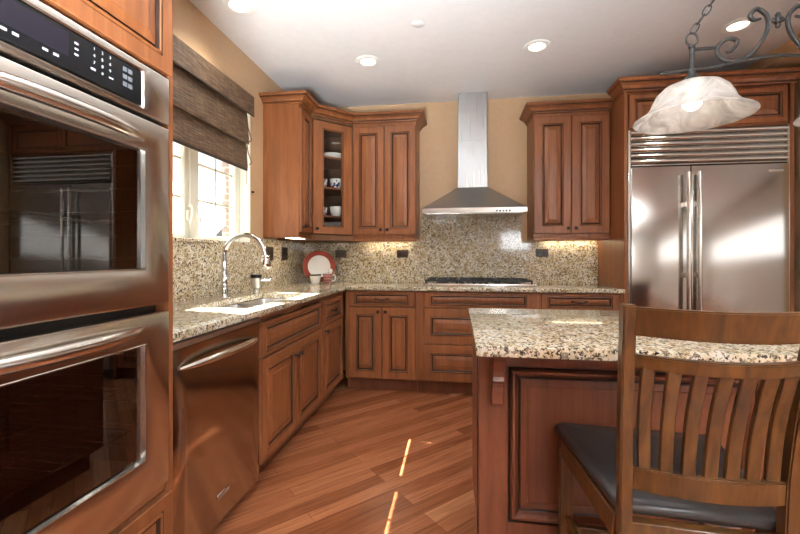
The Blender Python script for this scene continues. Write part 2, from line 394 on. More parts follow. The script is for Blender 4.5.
# kitchen window over the sink
GX = -1.672
b = BM()
XI = XL-.004
def liner(b, x0, x1, t):
    box(b, x0, x1, WY0, WY0+t, WZ0, WZ1); box(b, x0, x1, WY1-t, WY1, WZ0, WZ1); box(b, x0, x1, WY0+t, WY1-t, WZ1-t, WZ1); box(b, x0, x1, WY0+t, WY1-t, WZ0, WZ0+t)
liner(b, XO+.002, XI, .012)
liner(b, GX-.05, GX+.016, .025)
box(b, GX-.05, GX+.022, 2.32-.03, 2.32+.03, WZ0+.04, WZ1-.04, .004)
w1 = struct('window_1', b, 'whitepaint', label='white double casement window over the sink with half drawn woven blind')
for (y0, y1) in ((WY0+.027, 2.288), (2.352, WY1-.027)):
    z0, z1 = WZ0+.027, WZ1-.027; w, h = y1-y0, z1-z0
    m = frame_m((GX-.03, y0, z0), (0, 1, 0), (1, 0, 0)); b = BM()
    rings_mesh(b, [rect(w, h, 0, 0), rect(w, h, 0, .036), rect(w, h, .004, .04), rect(w, h, .036, .04), rect(w, h, .042, .028), rect(w, h, .042, 0)], m, cap=False)
    s = obj('sash', b, 'whitepaint', w1, smooth=0)
    g = BM(); rings_mesh(g, [rect(w, h, .05, .012)], m); obj('pane', g, 'glass', s, smooth=0)
    b = BM(); box(b, w/2-.007, w/2+.007, .04, h-.04, .006, .02, mat=m)
    for k in (.245, .5, .755): box(b, .04, w-.04, .04+(h-.08)*k-.007, .04+(h-.08)*k+.007, .006, .02, mat=m)
    obj('muntins', b, 'whitepaint', s, smooth=0)
for y in (2.275, 2.365):
    b = BM(); box(b, GX+.012, GX+.024, y-.012, y+.012, 1.39, 1.45, .004)
    tube(b, smooth_path([(GX+.022, y, 1.48), (GX+.04, y+.004, 1.475), (GX+.046, y, 1.43), (GX+.034, y-.004, 1.365)], 4), .006, 8)
    obj('casement_latch', b, 'whiteplastic', w1)
# granite ledge on the sill
b = BM(); box(b, GX+.018, XL+.032, WY0+.014, WY1-.014, WZ0+.013, WZ0+.033, .003); box(b, XL+.0015, XL+.032, WY1-.014, 2.928, WZ0+.013, WZ0+.033, .003)
tag(obj('window_ledge', b, 'granite'), 'granite ledge along the foot of the kitchen window', 'ledge')
# outside
b = BM(); box(b, -40, 40, -40, 60, -.6, -.5); struct('ground', b, 'lawn')
b = BM(); box(b, -2.60, XO-.01, 4.25, 5.2, -.5, 3.0)
for k in range(18): box(b, -2.66 if k % 2 else -2.62, -2.60, 4.24, 4.5, -.5+k*.2, -.5+k*.2+.19)
struct('wall_outside', b, 'brick')
h = thing('neighbour_house', (-11, 18, -.5), 'pale house with a gable roof seen through the kitchen window', 'house')
b = BM(); box(b, -15, -9, 13.3, 22.7, -.5, 1.75); obj('house_walls', b, 'render', h, True)
b = BM(); poly_prism(b, [(13, 1.62), (18, 4.9), (23, 1.62)], -15.3, -8.7, 'x'); obj('house_roof', b, 'roof', h, True)

# ------------------------------------------------------------------ base cabinets
def base_cab(name, label, lo, hi, run, group='cherry base cabinets'):
    """empty + carcass + toe kick for a left-run (y lo..hi) or back-run (x lo..hi) cabinet"""
    g = .0008
    if run == 'L': t = thing(name, (XF-.3, (lo+hi)/2, 0), label, 'cabinet', group); B = lambda b, a0, a1, d0, d1, z0, z1, **k: box(b, XF-d1, XF-d0, a0, a1, z0, z1, **k)
    else: t = thing(name, ((lo+hi)/2, YF+.3, 0), label, 'cabinet', group); B = lambda b, a0, a1, d0, d1, z0, z1, **k: box(b, a0, a1, YF+d0, YF+d1, z0, z1, **k)
    b = BM()
    if 'sink' in name:
        B(b, lo+g, lo+.02, T, .60, .112, CB-.002); B(b, hi-.02, hi-g, T, .60, .112, CB-.002); B(b, lo+.02, hi-.02, T, .60, .112, .13); B(b, lo+.02, hi-.02, .585, .60, .13, CB-.002)
        B(b, lo+.02, hi-.02, T, .04, .84, CB-.002); B(b, lo+.02, hi-.02, T, .04, .13, .66)
    else: B(b, lo+g, hi-g, T, .60, .112, CB-.002)
    obj('carcass', b, 'cherry', t, True)
    b = BM(); B(b, lo+g, hi-g, .085, .60, .001, .1115); obj('toe_kick', b, 'islandwood', t, True)
    return t
# sink base on the left run
t = base_cab('sink_cabinet', 'cherry base cabinet under the sink with two doors', 1.872, 2.79, 'L')
front(t, FL(XF-T, 1.885, .655), .875, .175, .05, 'false_drawer_front', sv=.036)
front(t, FL(XF-T, 1.885, .120), .435, .525, .066, kn=(.405, .45)); front(t, FL(XF-T, 2.324, .120), .436, .525, .066, kn=(.03, .45))
t = base_cab('base_cabinet', 'narrow cherry base cabinet between sink cabinet and the inside corner', 2.79, 3.335, 'L')
b = BM(); box(b, XF-T, XF-.006, 3.31, 3.335, .113, CB-.004); obj('corner_filler', b, 'cherry', t, True)
front(t, FL(XF-T, 2.812, .655), .485, .175, .06, 'drawer', sv=.040, pull=(.2425, .088)); front(t, FL(XF-T, 2.812, .120), .485, .525, .066, kn=(.032, .49))
# back run
t = base_cab('base_cabinet', 'cherry base cabinet with two doors left of the cooktop', -.955, -.335, 'B')
front(t, FB(-.918, YF+T, .735), .572, .128, .062, 'drawer', sv=.032, pull=(.286, .066))
front(t, FB(-.918, YF+T, .120), .284, .608, .078, kn=(.254, .572)); front(t, FB(-.630, YF+T, .120), .284, .608, .078, kn=(.03, .572))
t = base_cab('drawer_cabinet', 'wide cherry cabinet of drawers under the cooktop', -.335, .650, 'B')
front(t, FB(-.275, YF+T, .735), .880, .128, .062, 'drawer', sv=.034)
front(t, FB(-.275, YF+T, .432), .880, .298, .070, 'drawer', sv=.086, kn=(.44, .15)); front(t, FB(-.275, YF+T, .120), .880, .307, .070, 'drawer', sv=.088, kn=(.44, .155))
t = base_cab('base_cabinet', 'cherry base cabinet beside the refrigerator, partly behind the island', .650, 1.2935, 'B')
front(t, FB(.672, YF+T, .735), .585, .128, .062, 'drawer', sv=.034, pull=(.29, .066))
front(t, FB(.672, YF+T, .120), .290, .608, .062, kn=(.26, .572)); front(t, FB(.967, YF+T, .120), .290, .608, .062, kn=(.03, .572))

# ------------------------------------------------------------------ L-shaped granite countertop with sink cut-out
SX0, SX1, SY0, SY1 = -1.345, -1.035, 1.86, 2.62
b = BM(); e = XL+.0015; f = XF+.025; q = YF-.025
box(b, e, SX0, 1.217, YB-.0015, CB, CT); box(b, SX1, f, 1.217, q, CB, CT, .006, seg=2)
box(b, SX0, SX1, 1.217, SY0, CB, CT); box(b, SX0, SX1, SY1, q, CB, CT); box(b, SX0, f-.006, q-.004, YB-.0015, CB, CT)
box(b, f-.01, 1.294, q, YB-.0015, CB, CT, .006, seg=2)
tag(obj('countertop', b, 'granite'), 'speckled granite countertop running round the corner under the window and back wall', 'countertop')
b = BM(); box(b, XL+.0015, XL+.017, 1.217, 2.93, CT+.0005, WZ0+.012); box(b, XL+.0015, XL+.017, 2.93, YB-.0015, CT+.0005, UB-.020)
box(b, XL+.017, 1.294, YB-.017, YB-.0015, CT+.0005, UB-.020); box(b, -.345, .605, YB-.017, YB-.0015, UB-.020, 1.57)
tag(obj('backsplash', b, 'granite'), 'full height speckled granite backsplash behind sink and cooktop', 'backsplash')

# sink
t = thing('kitchen_sink', ((SX0+SX1)/2, (SY0+SY1)/2, .68), 'stainless undermount double bowl sink below the window', 'sink')
for y0, y1, d in ((SY0+.004, 2.262, .19), (2.284, SY1-.004, .165)):
    b = BM(); m = Matrix.Translation((SX0+.004, y0, CB-.004)); w, h = SX1-SX0-.008, y1-y0
    rr = lambda i, z: [(i, i+.02, z), (i+.02, i, z), (w-i-.02, i, z), (w-i, i+.02, z), (w-i, h-i-.02, z), (w-i-.02, h-i, z), (i+.02, h-i, z), (i, h-i-.02, z)]
    rings_mesh(b, [rr(0, 0), rr(.003, -.005), rr(.008, -d*.8), rr(.02, -d*.95), rr(.045, -d)], m)
    o = obj('bowl', b, 'sink_steel', t, True)
    b = BM(); lathe(b, [(.0, -d+.002), (.02, -d+.002), (.035, -d+.006), (.042, -d+.001)], 20, mat=m @ Matrix.Translation((w/2, h/2, 0))); obj('drain', b, 'chrome', o, True)
b = BM(); box(b, SX0+.004, SX1-.004, 2.262, 2.284, CB-.03, CB-.006, .004); obj('divider', b, 'sink_steel', t, True)

# faucet
fx, fy = -1.405, 2.262
t = thing('faucet', (fx, fy, CT), 'tall chrome gooseneck faucet behind the sink', 'faucet')
b = BM(); lathe(b, [(0, .0005), (.032, .0005), (.034, .006), (.027, .014), (.023, .03), (.027, .05), (.022, .075), (.018, .10), (.023, .125), (.025, .14), (.020, .155), (.017, .17), (.017, .24), (.0, .24)], 24); obj('body', b, 'chrome', t)
b = BM(); r = .132; zc = .255
tube(b, [(0, 0, .15), (0, 0, .23)] + [(r-r*math.cos(a), 0, zc+r*math.sin(a)) for a in [R(180*i/20) for i in range(18)]] + [(2*r-.002, 0, zc+.02), (2*r+.004, 0, zc+.0)], .0150, 14)
obj('spout', b, 'chrome', t)
b = BM(); lathe(b, [(0, .0), (.019, 0), (.025, -.012), (.022, -.02), (.032, -.036), (.034, -.055), (.028, -.074), (.018, -.084), (0, -.084)], 20, mat=Matrix.Translation((2*r+.004, 0, zc+.01))); obj('spray_head', b, 'bright_trim', t)
b = BM(); tube(b, [(.016, 0, .12), (.034, -.004, .124), (.05, -.010, .140)], [.009, .007, .006], 10); obj('lever_handle', b, 'chrome', t)
t = thing('soap_dispenser', (-1.405, 2.655, CT), 'small chrome soap dispenser with dark top, right of the faucet', 'soap dispenser')
b = BM(); lathe(b, [(0, .0005), (.024, .0005), (.024, .010), (.019, .016), (.020, .028), (.032, .036), (.034, .06), (.036, .104), (0, .104)], 24); obj('body', b, 'sink_steel', t)
b = BM(); lathe(b, [(0, .1045), (.038, .1045), (.039, .128), (0, .130)], 24); obj('cap', b, 'black', t)
b = BM(); tube(b, [(.015, 0, .082), (.045, .02, .088), (.068, .035, .088), (.084, .045, .084)], [.010, .012, .016, .014], 12); obj('nozzle', b, 'chrome', t)

# ------------------------------------------------------------------ outlets
def outlet(m, label, horiz):
    t = thing('wall_outlet', m.translation, label, 'outlet', 'dark brown wall outlets')
    w, h = (.115, .074) if horiz else (.122, .118)
    b = BM(); box(b, -w/2, w/2, -h/2, h/2, 0, .006, .002, mat=m); obj('cover_plate', b, 'outlet', t, True)
    for s in (-1, 1):
        b = BM(); x, y = (s*.021, 0) if horiz else (s*.027, 0); a = .016
        box(b, x-a, x+a, y-a, y+a, .006, .009, .002, mat=m)
        for k in (-1, 1):
            if horiz: box(b, x-.005, x+.005, y+k*.006-.0012, y+k*.006+.0012, .009, .0095, mi=1, mat=m)
            else: box(b, x+k*.006-.0012, x+k*.006+.0012, y-.005, y+.005, .009, .0095, mi=1, mat=m)
        obj('socket', b, ['black', 'outlet'], t, True)
xs = XL+.0172; ys = YB-.0172
outlet(FL(xs, 3.165, 1.185), 'dark square double outlet on the left granite wall, nearer the faucet', False)
outlet(FL(xs, 3.455, 1.185), 'dark square double outlet on the left granite wall, nearer the corner plate', False)
outlet(FB(-1.165, ys, 1.185), 'dark horizontal outlet on the back granite wall just right of the plate', True)
outlet(FB(-.535, ys, 1.188), 'dark horizontal outlet on the back granite wall left of the cooktop', True)
outlet(FB(.797, ys, 1.195), 'dark horizontal outlet on the back granite wall right of the cooktop', True)

# ------------------------------------------------------------------ wall cabinets
UX, UY = -1.242, 3.621      # door faces
ZT = 2.400; ZCR = 2.470
CP = crown_prof(ZT-.002, ZCR, .074)
g = .0015
t = thing('wall_cabinet', (XL+.16, 3.21, UB), 'narrow cherry wall cabinet beside the window with plain side panel', 'cabinet', 'cherry wall cabinets')
b = BM(); box(b, XL+g, UX-T, 3.082, 3.339, UB, ZT, .002); obj('carcass', b, 'cherry', t, True)
front(t, FL(UX-T, 3.088, UB+.035), .246, ZT-UB-.075, .062, kn=(.03, .045))
b = BM(); sweep(b, [(XL+g, 3.082), (UX-.004, 3.082), (UX-.004, 3.3395)], CP); obj('crown_moulding', b, ['cherry', 'glaze'], t, True, smooth=0)
b = BM(); box(b, UX-.018, UX+.002, 3.080, 3.339, UB-.018, UB-.0005, .004); box(b, XL+g, UX-.0185, 3.080, 3.096, UB-.012, UB-.0005, .003); obj('light_rail', b, 'cherry', t, True)
# corner cabinet with glass door
t = thing('corner_cabinet', (-1.35, 3.72, UB), 'diagonal cherry corner wall cabinet with a glass door showing dishes', 'cabinet', 'cherry wall cabinets')
A, Bp = (UX, 3.341), (-.962, UY)
dirv = Vector((Bp[0]-A[0], Bp[1]-A[1])); dl = dirv.length; du = dirv.normalized(); dn = Vector((du.y, -du.x))
a_ = (A[0]-dn.x*T, A[1]-dn.y*T); b_ = (Bp[0]-dn.x*T, Bp[1]-dn.y*T)
foot = [(XL+g, 3.341), (A[0]-T, 3.341), (Bp[0]-.0, UY+T), (-.962, YB-g), (XL+g, YB-g)]
b = BM(); poly_prism(b, foot, UB-.018, UB+.030); poly_prism(b, foot, ZT-.03, ZT)
box(b, XL+g, XL+.014, 3.341, YB-g, UB+.03, ZT-.03); box(b, XL+.014, -.962, YB-.014, YB-g, UB+.03, ZT-.03)
box(b, XL+.014, A[0]-T-.002, 3.341, 3.353, UB+.03, ZT-.03); box(b, -.976, -.962, UY+T+.002, YB-.014, UB+.03, ZT-.03)
obj('carcass', b, 'inside', t, True, smooth=0)
SH = (1.530, 1.787, 2.065)
for z in SH:
    b = BM(); k = .016
    poly_prism(b, [(XL+k, 3.355), (A[0]-T-.012, 3.355), (Bp[0]-k, UY+T+.012), (-.978, YB-k), (XL+k, YB-k)], z-.016, z); obj('shelf', b, 'cherry', t, True, smooth=0)
md = frame_m((A[0]-dn.x*T+du.x*.004, A[1]-dn.y*T+du.y*.004, UB+.035), (du.x, du.y, 0), (dn.x, dn.y, 0))
front(t, md, dl-.008, ZT-UB-.075, .104, sv=.078, glass=True, kn=(.03, .045))
b = BM(); sweep(b, [(A[0]-.004, A[1]+.0005), (Bp[0], Bp[1]+.004)], CP)
b.free(); b = BM()
def mitre_crown(b, path, prof, lo, hi):
    """sweep a longer path but keep only the segment lo..hi"""
    P = [Vector(p) for p in path]; offs = []
    for i in range(1, len(P)-1):
        d0, d1 = (P[i]-P[i-1]).normalized(), (P[i+1]-P[i]).normalized(); n0, n1 = Vector((d0.y, -d0.x)), Vector((d1.y, -d1.x)); m = (n0+n1).normalized(); offs.append(m/m.dot(n0))
    t = BM(); rows = [[t.verts.new((p.x+o.x*a, p.y+o.y*a, z)) for a, z in prof] for p, o in zip(P[1:-1], offs)]; k = len(prof)
    for a, c in zip(rows, rows[1:]):
        for i in range(k): t.faces.new((a[i], a[(i+1) % k], c[(i+1) % k], c[i])).material_index = 1 if i in (3, 9) else 0
    t.faces.new(rows[0]); t.faces.new(rows[-1][::-1]); bmesh.ops.recalc_face_normals(t, faces=t.faces[:]); add(b, t)
mitre_crown(b, [(UX-.004, 3.0), (A[0]-.004, A[1]), (Bp[0], Bp[1]+.004), (-.5, UY+.004)], CP, 0, 0)
obj('crown_moulding', b, ['cherry', 'glaze'], t, True, smooth=0)
# dishes inside the corner cabinet
cx, cy = -1.142, 3.54
def cup(loc, mat_, label, group, r=.04, h=.075, rz=0., name='cup'):
    t = thing(name, loc, label, 'cup', group, rz)
    b = BM(); lathe(b, [(0, .0005), (r*.62, .0005), (r*.8, .01), (r, h*.55), (r*1.05, h), (r*.98, h), (r*.93, h*.55), (r*.7, .012), (0, .010)], 24); obj('bowl', b, mat_, t)
    b = BM(); tube(b, smooth_path([(r*.98, 0, h*.82), (r*1.5, 0, h*.86), (r*1.75, 0, h*.55), (r*1.4, 0, h*.25), (r*.9, 0, h*.25)], 5), r*.12, 8); obj('handle', b, mat_ if mat_ not in ('floral', 'plaid') else 'white', t)
    return t
cup((cx-.085, cy+.012, SH[1]), 'floral', 'painted floral cup at the left of the middle glass cabinet shelf', 'cups in the glass cabinet', .042, .085, R(150))
cup((cx+.03, cy+.05, SH[1]), 'floral', 'painted floral cup in the centre of the middle glass cabinet shelf', 'cups in the glass cabinet', .052, .088, R(10))
cup((cx-.085, cy+.012, SH[0]), 'floral', 'painted cup at the left of the lowest glass cabinet shelf', 'cups in the glass cabinet', .042, .08, R(150))
cup((cx+.03, cy+.05, SH[0]), 'white', 'plain white cup on the lowest glass cabinet shelf', 'cups in the glass cabinet', .052, .09, R(10))
b = BM(); lathe(b, [(0, .0005), (.05, .0005), (.075, .012), (.10, .045), (.097, .045), (.07, .016), (0, .006)], 32)
o = tag(obj('serving_bowl', b, 'white'), 'shallow white bowl on the top shelf behind the glass door', 'bowl'); o.location = (cx-.01, cy+.075, SH[2])
# back-left wall cabinet
t = thing('wall_cabinet', (-.665, 3.79, UB), 'two door cherry wall cabinet left of the range hood', 'cabinet', 'cherry wall cabinets')
b = BM(); box(b, -.9605, -.366, UY+T, YB-g, UB, ZT, .002); obj('carcass', b, 'cherry', t, True)
for i in range(2): front(t, FB(-.956+.294*i, UY+T, UB+.035), .291, ZT-UB-.075, .075, kn=((.262, .045) if i == 0 else (.03, .045)))
b = BM()
P0 = CP
mitre_crown(b, [(A[0], A[1]), (Bp[0], Bp[1]+.004), (-.366, UY+.004), (-.366, YB-g), (-.366, YB+1)], P0, 0, 0)
obj('crown_moulding', b, ['cherry', 'glaze'], t, True, smooth=0)
b = BM(); box(b, -.9605, -.364, UY-.002, UY+.018, UB-.026, UB-.0005, .004); obj('light_rail', b, 'cherry', t, True)
# back-right wall cabinet
t = thing('wall_cabinet', (.95, 3.79, UB), 'two door cherry wall cabinet between range hood and refrigerator', 'cabinet', 'cherry wall cabinets')
ZT2, ZC2 = 2.410, 2.484
b = BM(); box(b, .662, 1.2945, UY+T, YB-g, UB, ZT2, .002); obj('carcass', b, 'cherry', t, True)
for i in range(2): front(t, FB(.668+.3125*i, UY+T, UB+.035), .309, ZT2-UB-.065, .080, kn=((.28, .045) if i == 0 else (.03, .045)))
b = BM(); sweep(b, [(.662, YB-g), (.662, UY+.004), (1.2945, UY+.004)], crown_prof(ZT2-.002, ZC2, .072)); obj('crown_moulding', b, ['cherry', 'glaze'], t, True, smooth=0)
b = BM(); box(b, .660, 1.2945, UY-.002, UY+.018, UB-.026, UB-.0005, .004); obj('light_rail', b, 'cherry', t, True)
for lab, x0, x1, y0, y1 in (('lit light strip under the narrow cabinet by the window', -1.40, UX-.022, 3.10, 3.33), ('lit light strip under the cabinet left of the range hood', -.90, -.44, 3.84, 3.90), ('light strip under the cabinet next to the refrigerator', .80, 1.275, 3.86, 3.92)):
    t = thing('undercabinet_light', ((x0+x1)/2, (y0+y1)/2, UB-.001), lab, 'light', 'undercabinet lights')
    zz = UB-.0008
    b = BM(); box(b, x0, x1, y0, y1, zz-.010, zz, .002); obj('housing', b, 'whiteplastic', t, True)
    b = BM(); box(b, x0+.008, x1-.008, y0+.008, y1-.008, zz-.0125, zz-.0104); obj('lens', b, 'strip', t, True)

# ------------------------------------------------------------------ plate, creamer, mug in the corner
t = thing('plate', (-1.325, 3.735, CT), 'white plate with a broad red rim standing up in the counter corner', 'plate', rz=R(22))
mp = Matrix.Translation((0, 0, .158)) @ Matrix.Rotation(R(78), 4, 'X') 
b = BM(); lathe(b, [(0, 0), (.10, 0), (.107, .004), (.1525, .014), (.1535, .017), (.151, .0175), (.108, .009), (.10, .006), (0, .006)], 48, mat=mp)
for fc in b.faces:
    c = mp.inverted() @ fc.calc_center_median()
    if math.hypot(c.x, c.y) > .108: fc.material_index = 1
obj('dish', b, ['white', 'red'], t)
b = BM()
for s in (-1, 1): tube(b, [(s*.05, -.06, .022), (s*.05, -.052, .003), (s*.05, .07, .003), (s*.03, .05, .16)], .003, 6)
obj('plate_stand', b, 'bronze', t)
t = cup((-1.315, 3.600, CT), 'white', 'small white creamer in front of the red rimmed plate', 'creamer and mug by the plate', .050, .088, R(100), 'creamer'); t['category'] = 'creamer'
b = BM(); lathe(b, [(.0520, .076), (.0540, .076), (.0540, .088), (.0525, .088)], 24, closed=True); obj('rim_band', b, 'bronze', t)
t = cup((-1.212, 3.650, CT), 'plaid', 'plaid mug in dark red and black in front of the plate', 'creamer and mug by the plate', .042, .092, R(20), 'mug'); t['category'] = 'mug'
b = BM(); lathe(b, [(0, .097), (.012, .097), (.020, .112), (.020, .128), (.010, .14), (0, .142)], 16, mat=Matrix.Translation((.028, 0, 0)))
tag(obj('ceramic_stopper', b, 'white', t), None, None)
b = BM(); lathe(b, [(0, .0925), (.046, .0925), (.04, .097), (0, .098)], 24); obj('lid', b, 'white', t)

# ------------------------------------------------------------------ range hood and cooktop
HX0, HX1, HY0 = -.300, .585, 3.455
t = thing('range_hood', (.142, 3.75, 1.53), 'stainless chimney range hood on the back wall over the cooktop', 'range hood')
b = BM(); rz0, rz1, ztop = 1.535, 1.578, 1.802; cx0, cx1, cy0 = .008, .276, 3.76; yb = YB-.019
t_ = BM()
rg = [[(HX0, HY0), (HX1, HY0), (HX1, yb), (HX0, yb)], [(HX0+.004, HY0+.004), (HX1-.004, HY0+.004), (HX1-.004, yb), (HX0+.004, yb)], [(cx0, cy0), (cx1, cy0), (cx1, yb), (cx0, yb)]]
rings_mesh(b, [[(x, y, rz1) for x, y in rg[1]], [(x, y, ztop) for x, y in rg[2]]]); obj('canopy', b, 'hood_steel', t, True, smooth=0)
b = BM(); box(b, HX0, HX1, HY0, yb, rz0, rz1, .002); obj('rim', b, 'bright_trim', t, True)
b = BM(); box(b, HX0+.03, HX1-.03, HY0+.03, yb-.03, rz0-.006, rz0-.0005); obj('grease_filter', b, 'steel', t, True)
b = BM(); box(b, cx0+.002, cx1-.002, cy0+.002, YB-.0015, ztop-.004, ZC-.001, .002); box(b, cx0-.001, cx1+.001, cy0-.001, YB-.0015, ztop-.002, ztop+.42, .002); obj('chimney', b, 'hood_steel', t, True)
for k in range(5):
    b = BM(); lathe(b, [(0, -.006), (.008, -.006), (.009, 0), (0, 0)], 12, mat=FB(.335+.026*k, HY0-.0, 1.548) ); lathe(b, [(0, 0), (.009, 0), (.008, .005), (0, .006)], 12, mat=FB(.335+.026*k, HY0, 1.548)); obj('control_button', b, 'keygrey', t, True)
t = thing('gas_cooktop', (.14, 3.61, CT), 'stainless gas cooktop with black grates set in the back counter', 'cooktop')
KX0, KX1, KY0, KY1 = -.290, .642, 3.40, 3.865
b = BM(); box(b, KX0, KX1, KY0, KY1, CT+.0006, CT+.026, .005, seg=2); obj('tray', b, 'bright_trim', t, True)
bx_ = [(-.13, 3.50), (-.13, 3.75), (.176, 3.63), (.482, 3.50), (.482, 3.75)]
for x, y in bx_:
    b = BM(); m = Matrix.Translation((x, y, CT+.0262)); lathe(b, [(0, 0), (.055, 0), (.052, .008), (.036, .010), (.036, .016), (.0, .018)], 24, mat=m); obj('burner', b, 'cast', t, True)
for gx0, gx1 in ((-.270, .010), (.018, .334), (.342, .622)):
    b = BM(); z = CT+.056; w = .006
    ya, yz = KY0+.03, KY1-.025
    for yy in (ya, (ya+yz)/2, yz): box(b, gx0, gx1, yy-w, yy+w, z-.014, z, .003)
    for xx in (gx0+w, gx1-w): box(b, xx-w, xx+w, ya, yz, z-.014, z, .003)
    for xx in (gx0+.09, gx1-.09): box(b, xx-w*.8, xx+w*.8, ya, yz, z-.010, z+.003, .002)
    for xx in (gx0+.008, gx1-.008):
        for yy in (ya, yz): tube(b, [(xx, yy, CT+.0265), (xx, yy, z-.004)], [.010, .007], 8)
    obj('grate', b, 'cast', t, True)
for k in range(5):
    b = BM(); lathe(b, [(0, 0), (.017, 0), (.015, .018), (0, .02)], 16, mat=Matrix.Translation((.045+.05*k, KY0+.018, CT+.0262))); obj('control_knob', b, 'black', t, True)

# ------------------------------------------------------------------ refrigerator tower and refrigerator
FX0, FX1, FY = 1.325, 2.448, 3.350
t = thing('refrigerator_cabinet', (1.88, 3.66, 0), 'cherry surround with side panels and two small doors over the refrigerator', 'cabinet')
b = BM(); box(b, 1.296, 1.3225, FY-.002, YB-g, .001, 2.46, .002); box(b, 2.4515, 2.478, FY-.002, YB-g, .001, 2.46, .002); obj('side_panels', b, 'cherry', t, True)
b = BM(); box(b, 1.3225, 2.4515, FY+.022, YB-g, 2.150, 2.46); obj('carcass', b, 'cherry', t, True)
for i in range(2): front(t, FB(1.335+.5535*i, FY+.020, 2.165), .5505, .265, .055, kn=((.52, .03) if i == 0 else (.03, .03)))
b = BM()
sweep(b, [(1.296, UY-.080), (1.296, FY-.002), (2.478, FY-.002), (2.478, FY+.10)], crown_prof(2.448, 2.540, .062) ); obj('crown_moulding', b, ['cherry', 'glaze'], t, True, smooth=0)
t = thing('refrigerator', (1.886, 3.65, 0), 'wide stainless built in refrigerator with a louvred grille on top', 'refrigerator')
b = BM(); box(b, FX0, FX1, FY+.03, YB-.02, .09, 2.146); box(b, FX0, FX0+.018, FY-.004, FY+.03, .10, 2.146, .002, mi=1); box(b, FX1-.018, FX1, FY-.004, FY+.03, .10, 2.146, .002, mi=1); box(b, FX0+.02, FX1-.02, FY+.06, YB-.05, .001, .09, mi=2)
obj('body', b, ['black', 'bright_trim', 'black'], t, True)
SP = 1.765
for x0, x1, hx in ((FX0+.019, SP-.003, SP-.038), (SP+.003, FX1-.019, SP+.038)):
    b = BM(); box(b, x0, x1, FY-.022, FY+.028, .10, 1.853, .004, seg=2); d = obj('door', b, 'fridge_steel', t, True)
    b = BM(); yh = FY-.066; tube(b, [(hx, yh, .22), (hx, yh, 1.80)], .0145, 16)
    for z in (.32, 1.02, 1.56): box(b, hx-.009, hx+.009, yh, FY-.0225, z-.02, z+.02, .003)
    obj('door_handle', b, 'bright_trim', d, True)
b = BM(); box(b, 2.29, 2.39, FY-.0255, FY-.0225, 1.792, 1.808, .001); obj('badge', b, 'bright_trim', t, True)
b = BM(); box(b, FX0+.019, FX1-.019, FY-.020, FY+.02, 1.862, 1.872, .001)
for k in range(6):
    z = 1.876+k*.0445
    poly_prism(b, [(FY+.012, z+.0415)] + [(FY+.006-.026*math.cos(a), z+.0215+.0205*math.sin(a)) for a in [R(80-16*i) for i in range(11)]] + [(FY+.012, z+.0015)], FX0+.019, FX1-.019, 'x')
box(b, FX0+.019, FX1-.019, FY+.013, FY+.019, 1.872, 2.144)
obj('grille', b, 'fridge_steel', t, True, smooth=30)

# ------------------------------------------------------------------ oven tower and double oven
OX = -.935; TY0, TY1 = .385, 1.2135; OY0, OY1 = .430, 1.190
t = thing('oven_cabinet', (OX-.3, .80, 0), 'tall cherry cabinet built round the double oven', 'cabinet')
b = BM(); box(b, XL+g, OX-.002, TY1-.0215, TY1, .11, 2.47, .001); box(b, XL+g, OX-.002, TY0, TY0+.0415, .11, 2.47, .001); obj('side_panels', b, 'cherry', t, True)
b = BM(); box(b, XL+g, OX-T, TY0+.042, TY1-.022, 1.750, 2.47); box(b, XL+g, OX-T, TY0+.042, TY1-.022, .11, .398); box(b, XL+g, XL+.014, TY0+.042, TY1-.022, .4, 1.748); obj('carcass', b, 'cherry', t, True)
b = BM(); box(b, XL+g, OX-.09, TY0, TY1, .001, .109); obj('toe_kick', b, 'islandwood', t, True)
m = FL(OX-T+.001, 0, 0)
def ft(y0, y1, z0, z1, **k): front(t, FL(OX-T+.002, y0, z0), y1-y0, z1-z0, **k)
ft(.388, .797, 1.757, 2.40, stile=.064, kn=(.38, .05)); ft(.801, 1.209, 1.757, 2.40, stile=.064, kn=(.03, .05))
ft(.388, 1.209, .125, .392, stile=.06, name='drawer', pull=(.41, .13))
b = BM(); sweep(b, [(XL+g, TY0), (OX, TY0), (OX, TY1), (XL+g, TY1)][::-1][::-1], crown_prof(2.44, 2.56, .07)); obj('crown_moulding', b, ['cherry', 'glaze'], t, True, smooth=0)

t = thing('double_oven', (OX-.28, .81, .40), 'built in stainless double wall oven with black control panel', 'oven')
b = BM()
# two open-fronted enamel cavities inside a dark chassis
def cavity(z0, z1):
    c = BM(); x0, x1, y0, y1 = OX-.52, OX-.045, .50, 1.12
    rings_mesh(c, [[(x1, y0, z0), (x1, y0, z1), (x1, y1, z1), (x1, y1, z0)], [(x0, y0, z0), (x0, y0, z1), (x0, y1, z1), (x0, y1, z0)]])
    for k in range(5):
        z = z0+(z1-z0)*(.14+.18*k)
        for y in (y0+.006, y1-.006): tube(c, [(x0+.01, y, z), (x1-.01, y, z)], .004, 6)
    return c
CAV = ((1.10, 1.50), (.52, .91))
for z0, z1 in CAV: obj('oven_cavity', cavity(z0, z1), 'cavity', t, True)
b = BM(); x1 = OX-.044
for z0, z1 in ((.405, .52), (.91, 1.10), (1.50, 1.745)): box(b, OX-.50, x1, OY0+.003, OY1-.003, z0, z1)
for z0, z1 in CAV:
    box(b, OX-.50, x1, OY0+.003, .499, z0, z1); box(b, OX-.50, x1, 1.121, OY1-.003, z0, z1)
obj('chassis', b, 'black', t, True)
